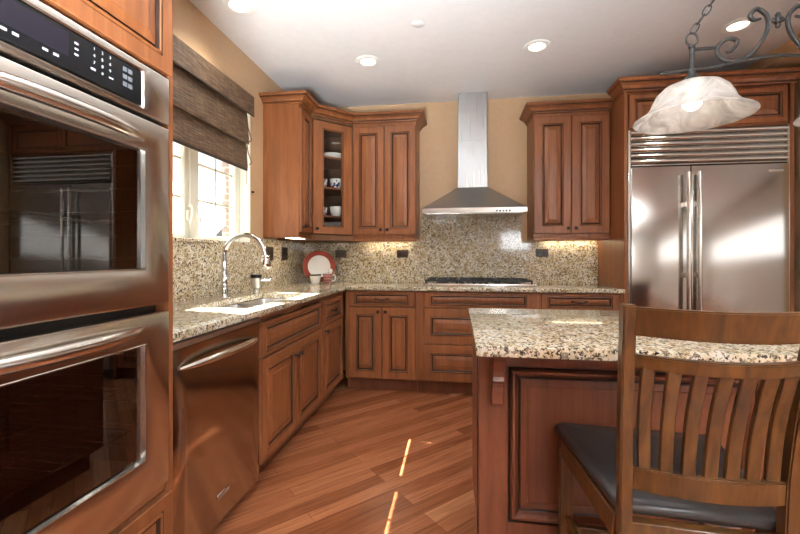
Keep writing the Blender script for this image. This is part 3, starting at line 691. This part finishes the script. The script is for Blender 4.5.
for (z0, z1) in CAV:
    for fz in ((.26, .60) if z0 < 1 else (.42,)):
        z = z0+(z1-z0)*fz; b = BM(); xa, xb = OX-.49, OX-.07
        tube(b, [(xa, .51, z), (xb, .51, z), (xb, 1.11, z), (xa, 1.11, z)], .004, 6, closed=True)
        for k in range(14): y = .55+k*.04; tube(b, [(xa, y, z+.002), (xb, y, z+.002)], .0022, 5)
        for k in (.33, .66): xx = xa+(xb-xa)*k; tube(b, [(xx, .51, z), (xx, 1.11, z)], .003, 5)
        obj('oven_rack', b, 'chrome', t, True)
# control panel
PZ0, PZ1 = 1.588, 1.742
b = BM(); m = FL(OX-.042, OY0, PZ0); w, h = OY1-OY0, PZ1-PZ0
rings_mesh(b, [rect(w, h, 0, 0), rect(w, h, 0, .040), rect(w, h, .002, .046), rect(w, h, .006, .048), rect(w, h, .110, .048, .020), rect(w, h, .114, .043, .024), rect(w, h, .116, .040, .026)], m); obj('control_panel', b, 'oven_steel', t, True, smooth=30)
b = BM(); box(b, .546, 1.073, 1.6155, 1.7145, OX-.002, OX+.004, .002, mat=Matrix(((0, 0, 1, 0), (1, 0, 0, 0), (0, 1, 0, 0), (0, 0, 0, 1)))); cp = obj('control_glass', b, 'blackglass', t, True)
YZ = Matrix(((0, 0, 1, OX+.004), (1, 0, 0, 0), (0, 1, 0, 0), (0, 0, 0, 1)))      # local (y, z, out)
b = BM(); box(b, .60, .846, 1.648, 1.706, 0, .0006, mat=YZ); obj('display', b, 'display', cp, True)
def key(y, z, w, h, m_='keyprint', nm='key'):
    b = BM(); box(b, y-w/2, y+w/2, z-h/2, z+h/2, 0, .0009, .0003, mat=YZ); obj(nm, b, m_, cp, True)
for y in (.60, .645, .705, .728, .79, .815): key(y, 1.637, .013, .006)
for z in (1.690, 1.676, 1.662): key(.866, z, .010, .005)
def digit(ch, y, z, s):
    cu = bpy.data.curves.new('digit', 'FONT'); cu.body = ch; cu.size = s; cu.align_x = 'CENTER'; cu.align_y = 'CENTER'; cu.resolution_u = 2; cu.extrude = .0003
    o = bpy.data.objects.new('tmp_text', cu); C.objects.link(o); bpy.context.view_layer.update()
    me = bpy.data.meshes.new_from_object(o.evaluated_get(bpy.context.evaluated_depsgraph_get())); bpy.data.objects.remove(o); bpy.data.curves.remove(cu)
    b = BM(); b.from_mesh(me); bpy.data.meshes.remove(me); bmesh.ops.transform(b, matrix=YZ @ Matrix.Translation((y, z, .0005)), verts=b.verts)
    obj('digit', b, 'keyprint', cp, True, smooth=0)
for i, ch in enumerate('123456789 0 '):
    if ch != ' ': digit(ch, .915+.024*(i % 3), 1.702-.018*(i//3), .0115)
key(.912, 1.648, .014, .006); key(.966, 1.648, .014, .004)
for i in range(3):
    for j in range(2): key(1.012+.018*j, 1.694-.021*i, .015, .013, 'keygrey', 'key')
# doors
def oven_door(z0, z1, gz0, gz1, hz):
    m = FL(OX-.042, OY0, z0); w, h = OY1-OY0, z1-z0; gy0, gy1 = .548-OY0, 1.080-OY0; a, c = gz0-z0, gz1-z0
    rc = lambda i, n: [(gy0-i, a-i, n), (gy1+i, a-i, n), (gy1+i, c+i, n), (gy0-i, c+i, n)]
    b = BM(); rings_mesh(b, [rect(w, h, 0, 0), rect(w, h, 0, .040), rect(w, h, .002, .045), rect(w, h, .006, .047), rc(.008, .047), rc(.004, .045), rc(.002, .02)], m, cap=False)
    d = obj('oven_door', b, 'oven_steel', t, True, smooth=30)
    b = BM(); rings_mesh(b, [rc(.0075, .0471), rc(.006, .0495), rc(.003, .0495), rc(.0, .034)], m, cap=False); obj('glass_bezel', b, 'bright_trim', d, True, smooth=0)
    b = BM(); rings_mesh(b, [rc(.0, .036)], m); obj('door_glass', b, 'ovenglass', d, True, smooth=0)
    b = BM(); n = 26; pts = []; rad = []
    for i in range(n+1):
        u = -1+2*i/n; y = .81+.262*u; q = 1-abs(u)**2.6
        pts.append((OX+.004+.056*q, y, hz-.002*q)); rad.append(.0075+.0115*(1-abs(u)**4))
    tube(b, pts, rad, 14); obj('door_handle', b, 'oven_steel', d, True)
    return d
oven_door(1.012, 1.579, 1.130, 1.478, 1.512); oven_door(.432, .988, .552, .892, .950)
b = BM(); box(b, OY0, OY1, .404, .428, -.04, -.008, .002, mat=Matrix(((0, 0, 1, OX), (1, 0, 0, 0), (0, 1, 0, 0), (0, 0, 0, 1)))); obj('lower_trim', b, 'oven_steel', t, True)
b = BM(); box(b, .80, .845, .470, .484, OX+.0055, OX+.0075, .001, mat=Matrix(((0, 0, 1, 0), (1, 0, 0, 0), (0, 1, 0, 0), (0, 0, 0, 1)))); obj('badge', b, 'bright_trim', t, True)

# ------------------------------------------------------------------ dishwasher
t = thing('dishwasher', (-1.25, 1.545, 0), 'stainless dishwasher with curved bar handle between oven and sink cabinet', 'dishwasher')
b = BM(); box(b, -1.53, XF-.03, 1.224, 1.866, .10, CB-.008); box(b, -1.50, XF-.09, 1.226, 1.864, .001, .10); obj('tub', b, 'black', t, True)
b = BM(); n = 14; ys_ = [1.226+(1.866-1.226)*i/n for i in range(n+1)]
t_ = BM(); rows = []
for k in range(13):
    v = k/12; z = .072+(.838-.072)*v
    rows.append([t_.verts.new((XF-.004+.010*math.sin(math.pi*min(1, v*1.0)) if 0 < i < n else XF-.010, y, z)) for i, y in enumerate(ys_)])
for a, c in zip(rows, rows[1:]):
    for i in range(n): t_.faces.new((a[i], a[i+1], c[i+1], c[i]))
bk = [[t_.verts.new((XF-.030, v.co.y, v.co.z)) for v in r_] for r_ in (rows[0], rows[-1])]
for i in range(n): t_.faces.new((rows[0][i+1], rows[0][i], bk[0][i], bk[0][i+1])); t_.faces.new((rows[-1][i], rows[-1][i+1], bk[1][i+1], bk[1][i]))
bmesh.ops.recalc_face_normals(t_, faces=t_.faces[:]); add(b, t_); d = obj('door', b, 'dishwasher_steel', t, True, smooth=40)
b = BM(); box(b, XF-.030, XF-.002, 1.226, 1.866, .840, .860, .003); obj('control_strip', b, 'sink_steel', d, True)
b = BM(); n = 22; pts = []; rad = []
for i in range(n+1):
    u = -1+2*i/n; q = 1-abs(u)**2.4; pts.append((XF+.002+.052*q, 1.548+.272*u, .768+.010*q)); rad.append(.006+.009*(1-abs(u)**4))
tube(b, pts, rad, 12); obj('door_handle', b, 'bright_trim', d, True)
b = BM(); box(b, 1.50, 1.585, .170, .194, XF-.004, XF+.004, .002, mat=Matrix(((0, 0, 1, 0), (1, 0, 0, 0), (0, 1, 0, 0), (0, 0, 0, 1)))); box(b, 1.505, 1.58, .179, .185, XF+.004, XF+.0045, mi=1, mat=Matrix(((0, 0, 1, 0), (1, 0, 0, 0), (0, 1, 0, 0), (0, 0, 0, 1)))); obj('badge', b, ['bright_trim', 'keygrey'], d, True)

# ------------------------------------------------------------------ island
IX0, IX1, IY0, IY1 = .074, 1.92, 1.40, 1.985
t = thing('kitchen_island', (1.0, 1.69, 0), 'dark cherry kitchen island with raised panels and a carved corbel', 'island')
b = BM(); box(b, IX0+.004, IX1, IY0+.022, IY1, .095, CB-.002, .002); obj('body', b, 'islandwood', t, True)
b = BM(); box(b, IX0+.03, IX1-.03, IY0+.05, IY1-.06, .001, .0945); obj('plinth', b, 'islandwood', t, True)
b = BM(); box(b, IX0-.001, IX0+.0035, IY0+.1, IY1-.05, .14, .80, .002); obj('end_panel', b, 'islandwood', t, True)
# face: frame with two raised panels
fm = FB(IX0, IY0+.022, .095); W_, H_ = IX1-IX0, CB-.002-.095
cuts = [(.098, .86), (.955, 1.75)]
b = BM(); z0, z1 = .165, .695
for u0, u1 in ((0, .098), (.86, .955), (1.75, W_)): box(b, u0, u1, 0, H_, 0, .022, .001, mat=fm)
for u0, u1 in cuts: box(b, u0, u1, 0, z0, 0, .022, mat=fm); box(b, u0, u1, z1, H_, 0, .022, mat=fm)
obj('face_frame', b, 'islandwood', t, True, smooth=0)
for u0, u1 in cuts:
    m = fm @ Matrix.Translation((u0, z0, 0)); w, h = u1-u0, z1-z0; b = BM()
    rings_mesh(b, [rect(w, h, 0, .022), rect(w, h, .004, .016), rect(w, h, .008, .018), rect(w, h, .014, .030), rect(w, h, .022, .030), rect(w, h, .030, .020), rect(w, h, .036, .010), rect(w, h, .040, .008), rect(w, h, .044, .010), rect(w, h, .066, .013), rect(w, h, .068, .015)], m, [1, 1, 0, 0, 0, 0, 1, 1, 0, 0])
    obj('raised_panel', b, ['islandwood', 'glaze'], t, True, smooth=0)
for x in (.112, 1.80):
    b = BM(); prof = [(1.399, .872), (1.265, .872), (1.265, .852), (1.274, .848), (1.274, .836), (1.282, .818), (1.298, .798), (1.304, .780), (1.298, .766), (1.316, .758), (1.316, .750), (1.328, .744), (1.336, .722), (1.336, .684), (1.342, .676), (1.399, .673)]
    poly_prism(b, prof, x, x+.038, 'x', .002); obj('corbel', b, 'islandwood', t, True, smooth=0)
b = BM(); box(b, .054, 2.02, 1.172, 2.022, CB, CT+.001, .008, seg=2)
tag(obj('island_countertop', b, 'granite'), 'speckled granite slab on top of the kitchen island', 'countertop')

# ------------------------------------------------------------------ bar chair
t = thing('bar_chair', (.525, 1.1175, 0), 'wooden slat back counter chair with dark leather seat at the island', 'chair', rz=R(-4.5))
def rear_post(s):
    b = BM(); path = [(s*.158, -.215, .001), (s*.151, -.200, .30), (s*.150, -.200, .62), (s*.153, -.215, .80), (s*.158, -.243, .96), (s*.163, -.268, 1.068)]
    P = smooth_path(path, 4); tt = BM(); rows = []
    for p in P: rows.append([tt.verts.new((p.x+dx*.0125, p.y+dy*.016, p.z)) for dx, dy in ((-1, -1), (1, -1), (1, 1), (-1, 1))])
    for a, c in zip(rows, rows[1:]):
        for i in range(4): tt.faces.new((a[i], a[(i+1) % 4], c[(i+1) % 4], c[i]))
    tt.faces.new(rows[0][::-1]); tt.faces.new(rows[-1])
    bmesh.ops.recalc_face_normals(tt, faces=tt.faces[:]); bmesh.ops.bevel(tt, geom=[e for e in tt.edges if len(e.link_faces) == 2 and e.calc_face_angle(0) > .6], offset=.003, segments=2, affect='EDGES')
    add(b, tt); obj('rear_leg', b, 'chairwood', t)
for s in (-1, 1): rear_post(s)
for s in (-1, 1):
    b = BM(); tt = BM(); rows = []
    for z, k in ((.001, 1.04), (.56, 1.0)): rows.append([tt.verts.new((s*.196*k+dx*.020*(.8 if z < .1 else 1), .200*k+dy*.020*(.8 if z < .1 else 1), z)) for dx, dy in ((-1, -1), (1, -1), (1, 1), (-1, 1))])
    for i in range(4): tt.faces.new((rows[0][i], rows[0][(i+1) % 4], rows[1][(i+1) % 4], rows[1][i]))
    tt.faces.new(rows[0][::-1]); tt.faces.new(rows[1]); bmesh.ops.recalc_face_normals(tt, faces=tt.faces[:]); bmesh.ops.bevel(tt, geom=tt.edges[:], offset=.003, segments=2, affect='EDGES'); add(b, tt)
    obj('front_leg', b, 'chairwood', t)
def rail(name, z0, z1, y, bow, hw, th=.020, dip=0., lean=.0):
    b = BM(); tt = BM(); n = 20; rows = []
    for i in range(n+1):
        u = -1+2*i/n; x = hw*u; yy = y-bow*(1-u*u); d = -dip*(1-u*u)
        rows.append([tt.verts.new(p) for p in ((x, yy-th/2, z0), (x, yy-th/2-lean, z1+d), (x, yy+th/2-lean, z1+d), (x, yy+th/2, z0))])
    for a, c in zip(rows, rows[1:]):
        for i in range(4): tt.faces.new((a[i], a[(i+1) % 4], c[(i+1) % 4], c[i]))
    tt.faces.new(rows[0]); tt.faces.new(rows[-1][::-1]); bmesh.ops.recalc_face_normals(tt, faces=tt.faces[:])
    bmesh.ops.bevel(tt, geom=[e for e in tt.edges if e.calc_face_angle(0) > .9], offset=.003, segments=2, affect='EDGES'); add(b, tt); obj(name, b, 'chairwood', t)
rail('crest_rail', 1.006, 1.064, -.260, .050, .153, .022, .0, .012)
rail('back_rail', .936, .964, -.239, .045, .146, .022, .0, .004)
rail('back_rail', .667, .717, -.204, .022, .139, .020, .0, .004)
for k in range(7):
    u = (-1+2*(k+.5)/7)*.97; b = BM(); n = 10; tt = BM(); rows = []
    for i in range(n+1):
        v = i/n; z = .712+(.942-.712)*v; hx = .139+(.146-.139)*v; y = -.204-.022*(1-u*u)+v*(-.037-.023*(1-u*u))+.010*math.sin(math.pi*v)
        rows.append([tt.verts.new((hx*u+dx*.0125, y+dy*.006, z)) for dx, dy in ((-1, -1), (1, -1), (1, 1), (-1, 1))])
    for a, c in zip(rows, rows[1:]):
        for i in range(4): tt.faces.new((a[i], a[(i+1) % 4], c[(i+1) % 4], c[i]))
    tt.faces.new(rows[0]); tt.faces.new(rows[-1][::-1]); bmesh.ops.recalc_face_normals(tt, faces=tt.faces[:])
    bmesh.ops.bevel(tt, geom=[e for e in tt.edges if e.calc_face_angle(0) > 1.2], offset=.002, segments=1, affect='EDGES'); add(b, tt); obj('back_slat', b, 'chairwood', t)
# seat
foot = [(-.160, -.184), (.160, -.184), (.227, .222), (.216, .233), (-.216, .233), (-.227, .222)]
def ring(k, z): return [(x*k, .02+(y-.02)*k, z) for x, y in foot]
b = BM(); rings_mesh(b, [ring(.95, .592), ring(1.0, .598), ring(1.01, .608), ring(.985, .620), ring(.93, .628), ring(.6, .634)]); rings_mesh(b, [ring(.95, .592)[::-1]])
o = obj('seat_cushion', b, 'leather', t, smooth=60)
b = BM(); poly_prism(b, [(-.146, -.205), (.146, -.205), (.146, -.18), (-.146, -.18)], .535, .591, 'z', .002); poly_prism(b, [(-.185, .198), (.185, .198), (.185, .222), (-.185, .222)], .535, .591, 'z', .002)
for s in (-1, 1): poly_prism(b, [(s*.147, -.18), (s*.167, -.18), (s*.216, .19), (s*.196, .19)][::s], .535, .591, 'z', .002)
obj('apron', b, 'chairwood', t)
for nm, p, q, z in (('stretcher', (-.198, .20), (.198, .20), .30), ('stretcher', (-.158, -.20), (.158, -.20), .36), ('stretcher', (-.158, -.19), (-.197, .20), .335), ('stretcher', (.158, -.19), (.197, .20), .335)):
    b = BM(); d = (Vector(q)-Vector(p)); a = math.atan2(d.y, d.x); m = Matrix.Translation((p[0], p[1], z)) @ Matrix.Rotation(a, 4, 'Z'); box(b, 0.01, d.length-.01, -.011, .011, -.016, .016, .003, mat=m); obj(nm, b, 'chairwood', t)

# ------------------------------------------------------------------ chandelier over the island
CX, CY = 1.061, 1.5
t = thing('island_chandelier', (CX, CY, ZC), 'wrought iron scroll chandelier with bell glass shades over the island', 'chandelier')
scroll = [(.800, 1.873), (.876, 1.874)]
curl = [(.904, 1.856), (.918, 1.858), (.934, 1.876), (.938, 1.891), (.926, 1.9), (.91, 1.902), (.891, 1.891), (.877, 1.872), (.879, 1.85), (.893, 1.834), (.915, 1.825), (.939, 1.825), (.966, 1.835), (.992, 1.857), (1.013, 1.888), (1.027, 1.917), (1.032, 1.946), (1.027, 1.97), (1.013, 1.986), (.998, 1.996), (.985, 1.988), (.977, 1.974), (.985, 1.96), (.998, 1.959), (1.01, 1.962)]
for s in (-1, 1):
    fx_ = lambda x: CX+s*(CX-x)*-1 if s == -1 else 2*CX-x
    fx_ = (lambda x: x) if s == -1 else (lambda x: 2*CX-x)
    b = BM(); P = smooth_path([(fx_(x), CY, z) for x, z in curl], 5); n = len(P)
    tube(b, P, [.0040+.0032*min(1, i/14, (n-1-i)/14) for i in range(n)], 8)
    tube(b, [(fx_(x), CY, z) for x, z in scroll], .0058, 8); obj('scroll_arm', b, 'iron', t, True)
    b = BM(); X0 = fx_(.798); tube(b, [(X0, CY, 1.775), (X0, CY, 1.885)], .0075, 10)
    tube(b, [(X0+.018*math.cos(a), CY, 1.908+.022*math.sin(a)) for a in [R(i*20) for i in range(18)]], .0032, 8, closed=True); lathe(b, [(0, 1.876), (.010, 1.879), (.010, 1.885), (.005, 1.889), (0, 1.89)], 12, mat=Matrix.Translation((X0, CY, 0)))
    po = obj('shade_post', b, 'iron', t, True)
    b = BM(); lathe(b, [(0, 1.80), (.012, 1.80), (.014, 1.785), (.026, 1.772), (.034, 1.760), (.030, 1.756), (0, 1.756)], 20, mat=Matrix.Translation((X0, CY, 0))); obj('shade_holder', b, 'iron', po, True)
    b = BM(); outer = [(.026, 1.762), (.055, 1.757), (.085, 1.744), (.105, 1.724), (.117, 1.700), (.124, 1.680), (.140, 1.662), (.160, 1.648), (.174, 1.640)]
    lathe(b, outer + [(.1755, 1.636)] + [(r_-.004, z_-.003) for r_, z_ in outer[::-1]], 56, mat=Matrix.Translation((X0, CY, 0))); obj('glass_shade', b, 'alabaster', t, True, smooth=60)
    b = BM(); lathe(b, [(0, 1.664), (.014, 1.667), (.026, 1.678), (.031, 1.694), (.027, 1.710), (.016, 1.725), (.013, 1.752), (0, 1.754)], 24, mat=Matrix.Translation((X0, CY, 0))); obj('bulb', b, 'bulb', t, True)
    L = lamp('bulb_light', 'POINT', (X0-CX, 0, 1.655-ZC), (0, 0, 0), .25, (1, .92, .82), shadow_soft_size=.02); L.parent = t
    # chain up to the junction ring
    b = BM(); p0, p1 = Vector((X0, CY, 1.930)), Vector((CX, CY, 2.345)); dv = (p1-p0); n = int(dv.length/.033); dvn = dv.normalized()
    for k in range(n):
        c = p0+dv*((k+.5)/n); e1 = Vector((0, 1, 0)) if k % 2 else dvn.cross(Vector((0, 1, 0)))
        tube(b, [c+dvn*(.0215*math.cos(a))+e1*(.010*math.sin(a)) for a in [R(i*36) for i in range(10)]], .0024, 6, closed=True)
    obj('chain', b, 'iron', t, True)
b = BM(); bar = [(.697, 1.797), (.798, 1.803), (.88, 1.81), (.947, 1.822), (1.0, 1.830), (CX, 1.834)]; bar = bar + [(2*CX-x, z) for x, z in bar[:-1][::-1]]
tube(b, smooth_path([(x, CY, z) for x, z in bar], 5), .0055, 8); obj('cross_bar', b, 'iron', t, True)
b = BM(); zf = 1.953; ml = Matrix.Translation((CX, CY, zf))
lathe(b, [(0, -.014), (.010, -.010), (.014, 0), (.010, .010), (0, .014)], 16, mat=ml)
for dx in (-1, 1): lathe(b, [(.004, .008), (.008, .014), (.004, .02), (.004, .026), (.006, .03), (0, .032)], 10, mat=ml @ Matrix.Rotation(R(90*dx), 4, 'Y'))
for dx in (0, 180): lathe(b, [(.004, .008), (.007, .014), (.008, .02), (.004, .026), (0, .027)], 10, mat=ml @ Matrix.Rotation(R(dx), 4, 'X'))
obj('finial', b, 'iron', t, True)
b = BM(); tube(b, [(CX+.02*math.cos(a), CY, 2.36+.02*math.sin(a)) for a in [R(i*20) for i in range(18)]], .0032, 8, closed=True)
for k in range(8): 
    c = Vector((CX, CY, 2.395+.033*k)); e1 = Vector((0, 1, 0)) if k % 2 else Vector((1, 0, 0)); tube(b, [c+Vector((0, 0, 1))*(.0215*math.cos(a))+e1*(.010*math.sin(a)) for a in [R(i*36) for i in range(10)]], .0024, 6, closed=True)
obj('hanging_chain', b, 'iron', t, True)
b = BM(); lathe(b, [(0, 2.62), (.01, 2.625), (.02, 2.64), (.055, 2.655), (.065, ZC-.0005), (0, ZC-.0005)], 24, mat=Matrix.Translation((CX, CY, 0))); obj('ceiling_canopy', b, 'iron', t, True)

# ------------------------------------------------------------------ recessed ceiling lights and disc
def downlight():
    t = thing('recessed_light', (0, 0, ZC), '', 'ceiling light', 'lit recessed ceiling lights')
    b = BM(); lathe(b, [(.058, -.0004), (.092, -.0004), (.094, -.004), (.088, -.008), (.064, -.010), (.058, -.008)], 40, closed=True); obj('trim_ring', b, 'whiteplastic', t)
    b = BM(); lathe(b, [(0, -.003), (.045, -.0035), (.058, -.001), (.058, -.0005), (0, -.0005)], 32); obj('lens', b, 'lens', t)
    L = lamp('lamp_light', 'SPOT', (0, 0, -.02), (0, 0, 0), 16, (1, .93, .82), spot_size=R(130), spot_blend=.8, shadow_soft_size=.05); L.parent = t
    return t
spots = [(-1.302, 2.253, 'recessed ceiling light nearest the window blind'), (-.684, 3.042, 'recessed ceiling light in front of the corner cabinets'), (.572, 2.996, 'recessed ceiling light right of the range hood chimney'), (1.825, 2.91, 'recessed ceiling light behind the chandelier scroll')]
first = downlight()
for i, (x, y, lab) in enumerate(spots):
    o = first if i == 0 else copy_tree(first); o.location = (x, y, ZC); o['label'] = lab
b = BM(); lathe(b, [(0, -.004), (.04, -.004), (.045, -.0005), (0, -.0005)], 28)
o = tag(obj('ceiling_cover_plate', b, 'ceiling'), 'flat round cover plate on the ceiling between the recessed lights', 'cover plate'); o.location = (-.252, 2.603, ZC)

# ------------------------------------------------------------------ woven roman blind
t = thing('roman_blind', (XL+.02, 2.28, 2.39), 'brown woven roman blind half drawn over the sink window', 'blind')
by0, by1 = 1.70, 2.838; x = XL
b = BM(); box(b, x+.001, x+.03, by0+.02, by1-.03, 2.335, 2.360); obj('headrail', b, 'woventrim', t, True)
b = BM(); poly_prism(b, [(x+.002, 2.367), (x+.052, 2.367), (x+.055, 2.362), (x+.056, 2.216), (x+.050, 2.214), (x+.048, 2.356), (x+.002, 2.361)], by0, by1, 'y'); obj('valance', b, 'woven', t, True, smooth=0)
b = BM(); box(b, x+.0565, x+.058, by0, by1, 2.214, 2.223); obj('valance_hem', b, 'woventrim', t, True)
def tier(z0, z1, xb, xt):
    b = BM(); poly_prism(b, [(x+xt, z1), (x+xt+.006, z1), (x+xb+.010, z0+.02), (x+xb+.006, z0), (x+xb-.002, z0+.006), (x+xb, z0+.03)], by0+.02, by1-.055, 'y'); return obj('fold', b, 'woven', t, True, smooth=0)
tier(1.990, 2.33, .036, .012); tier(1.806, 2.05, .024, .010)
b = BM(); box(b, x+.020, x+.034, by0+.02, by1-.055, 1.796, 1.812, .003); obj('bottom_bar', b, 'woventrim', t, True)
b = BM(); yb_ = by1-.05
for zt, zb_ in ((2.23, 2.02), (2.03, 1.85)): tube(b, smooth_path([(x+.02, yb_, zt), (x+.03, yb_+.006, (zt+zb_)/2), (x+.042, yb_+.030, zb_+.02), (x+.03, yb_+.02, zb_)], 4), .004, 6)
tube(b, [(x+.014, by1-.035, 2.335), (x+.014, by1-.035, 1.70)], .002, 6); obj('pull_cord', b, 'woven', t, True)
b = BM(); lathe(b, [(0, 0), (.009, 0), (.006, .006), (.009, .014), (0, .016)], 12, mat=FL(x+.0005, 2.905, 1.66)); tag(obj('cord_cleat', b, 'bronze'), 'small dark cord knob on the wall right of the window', 'knob')
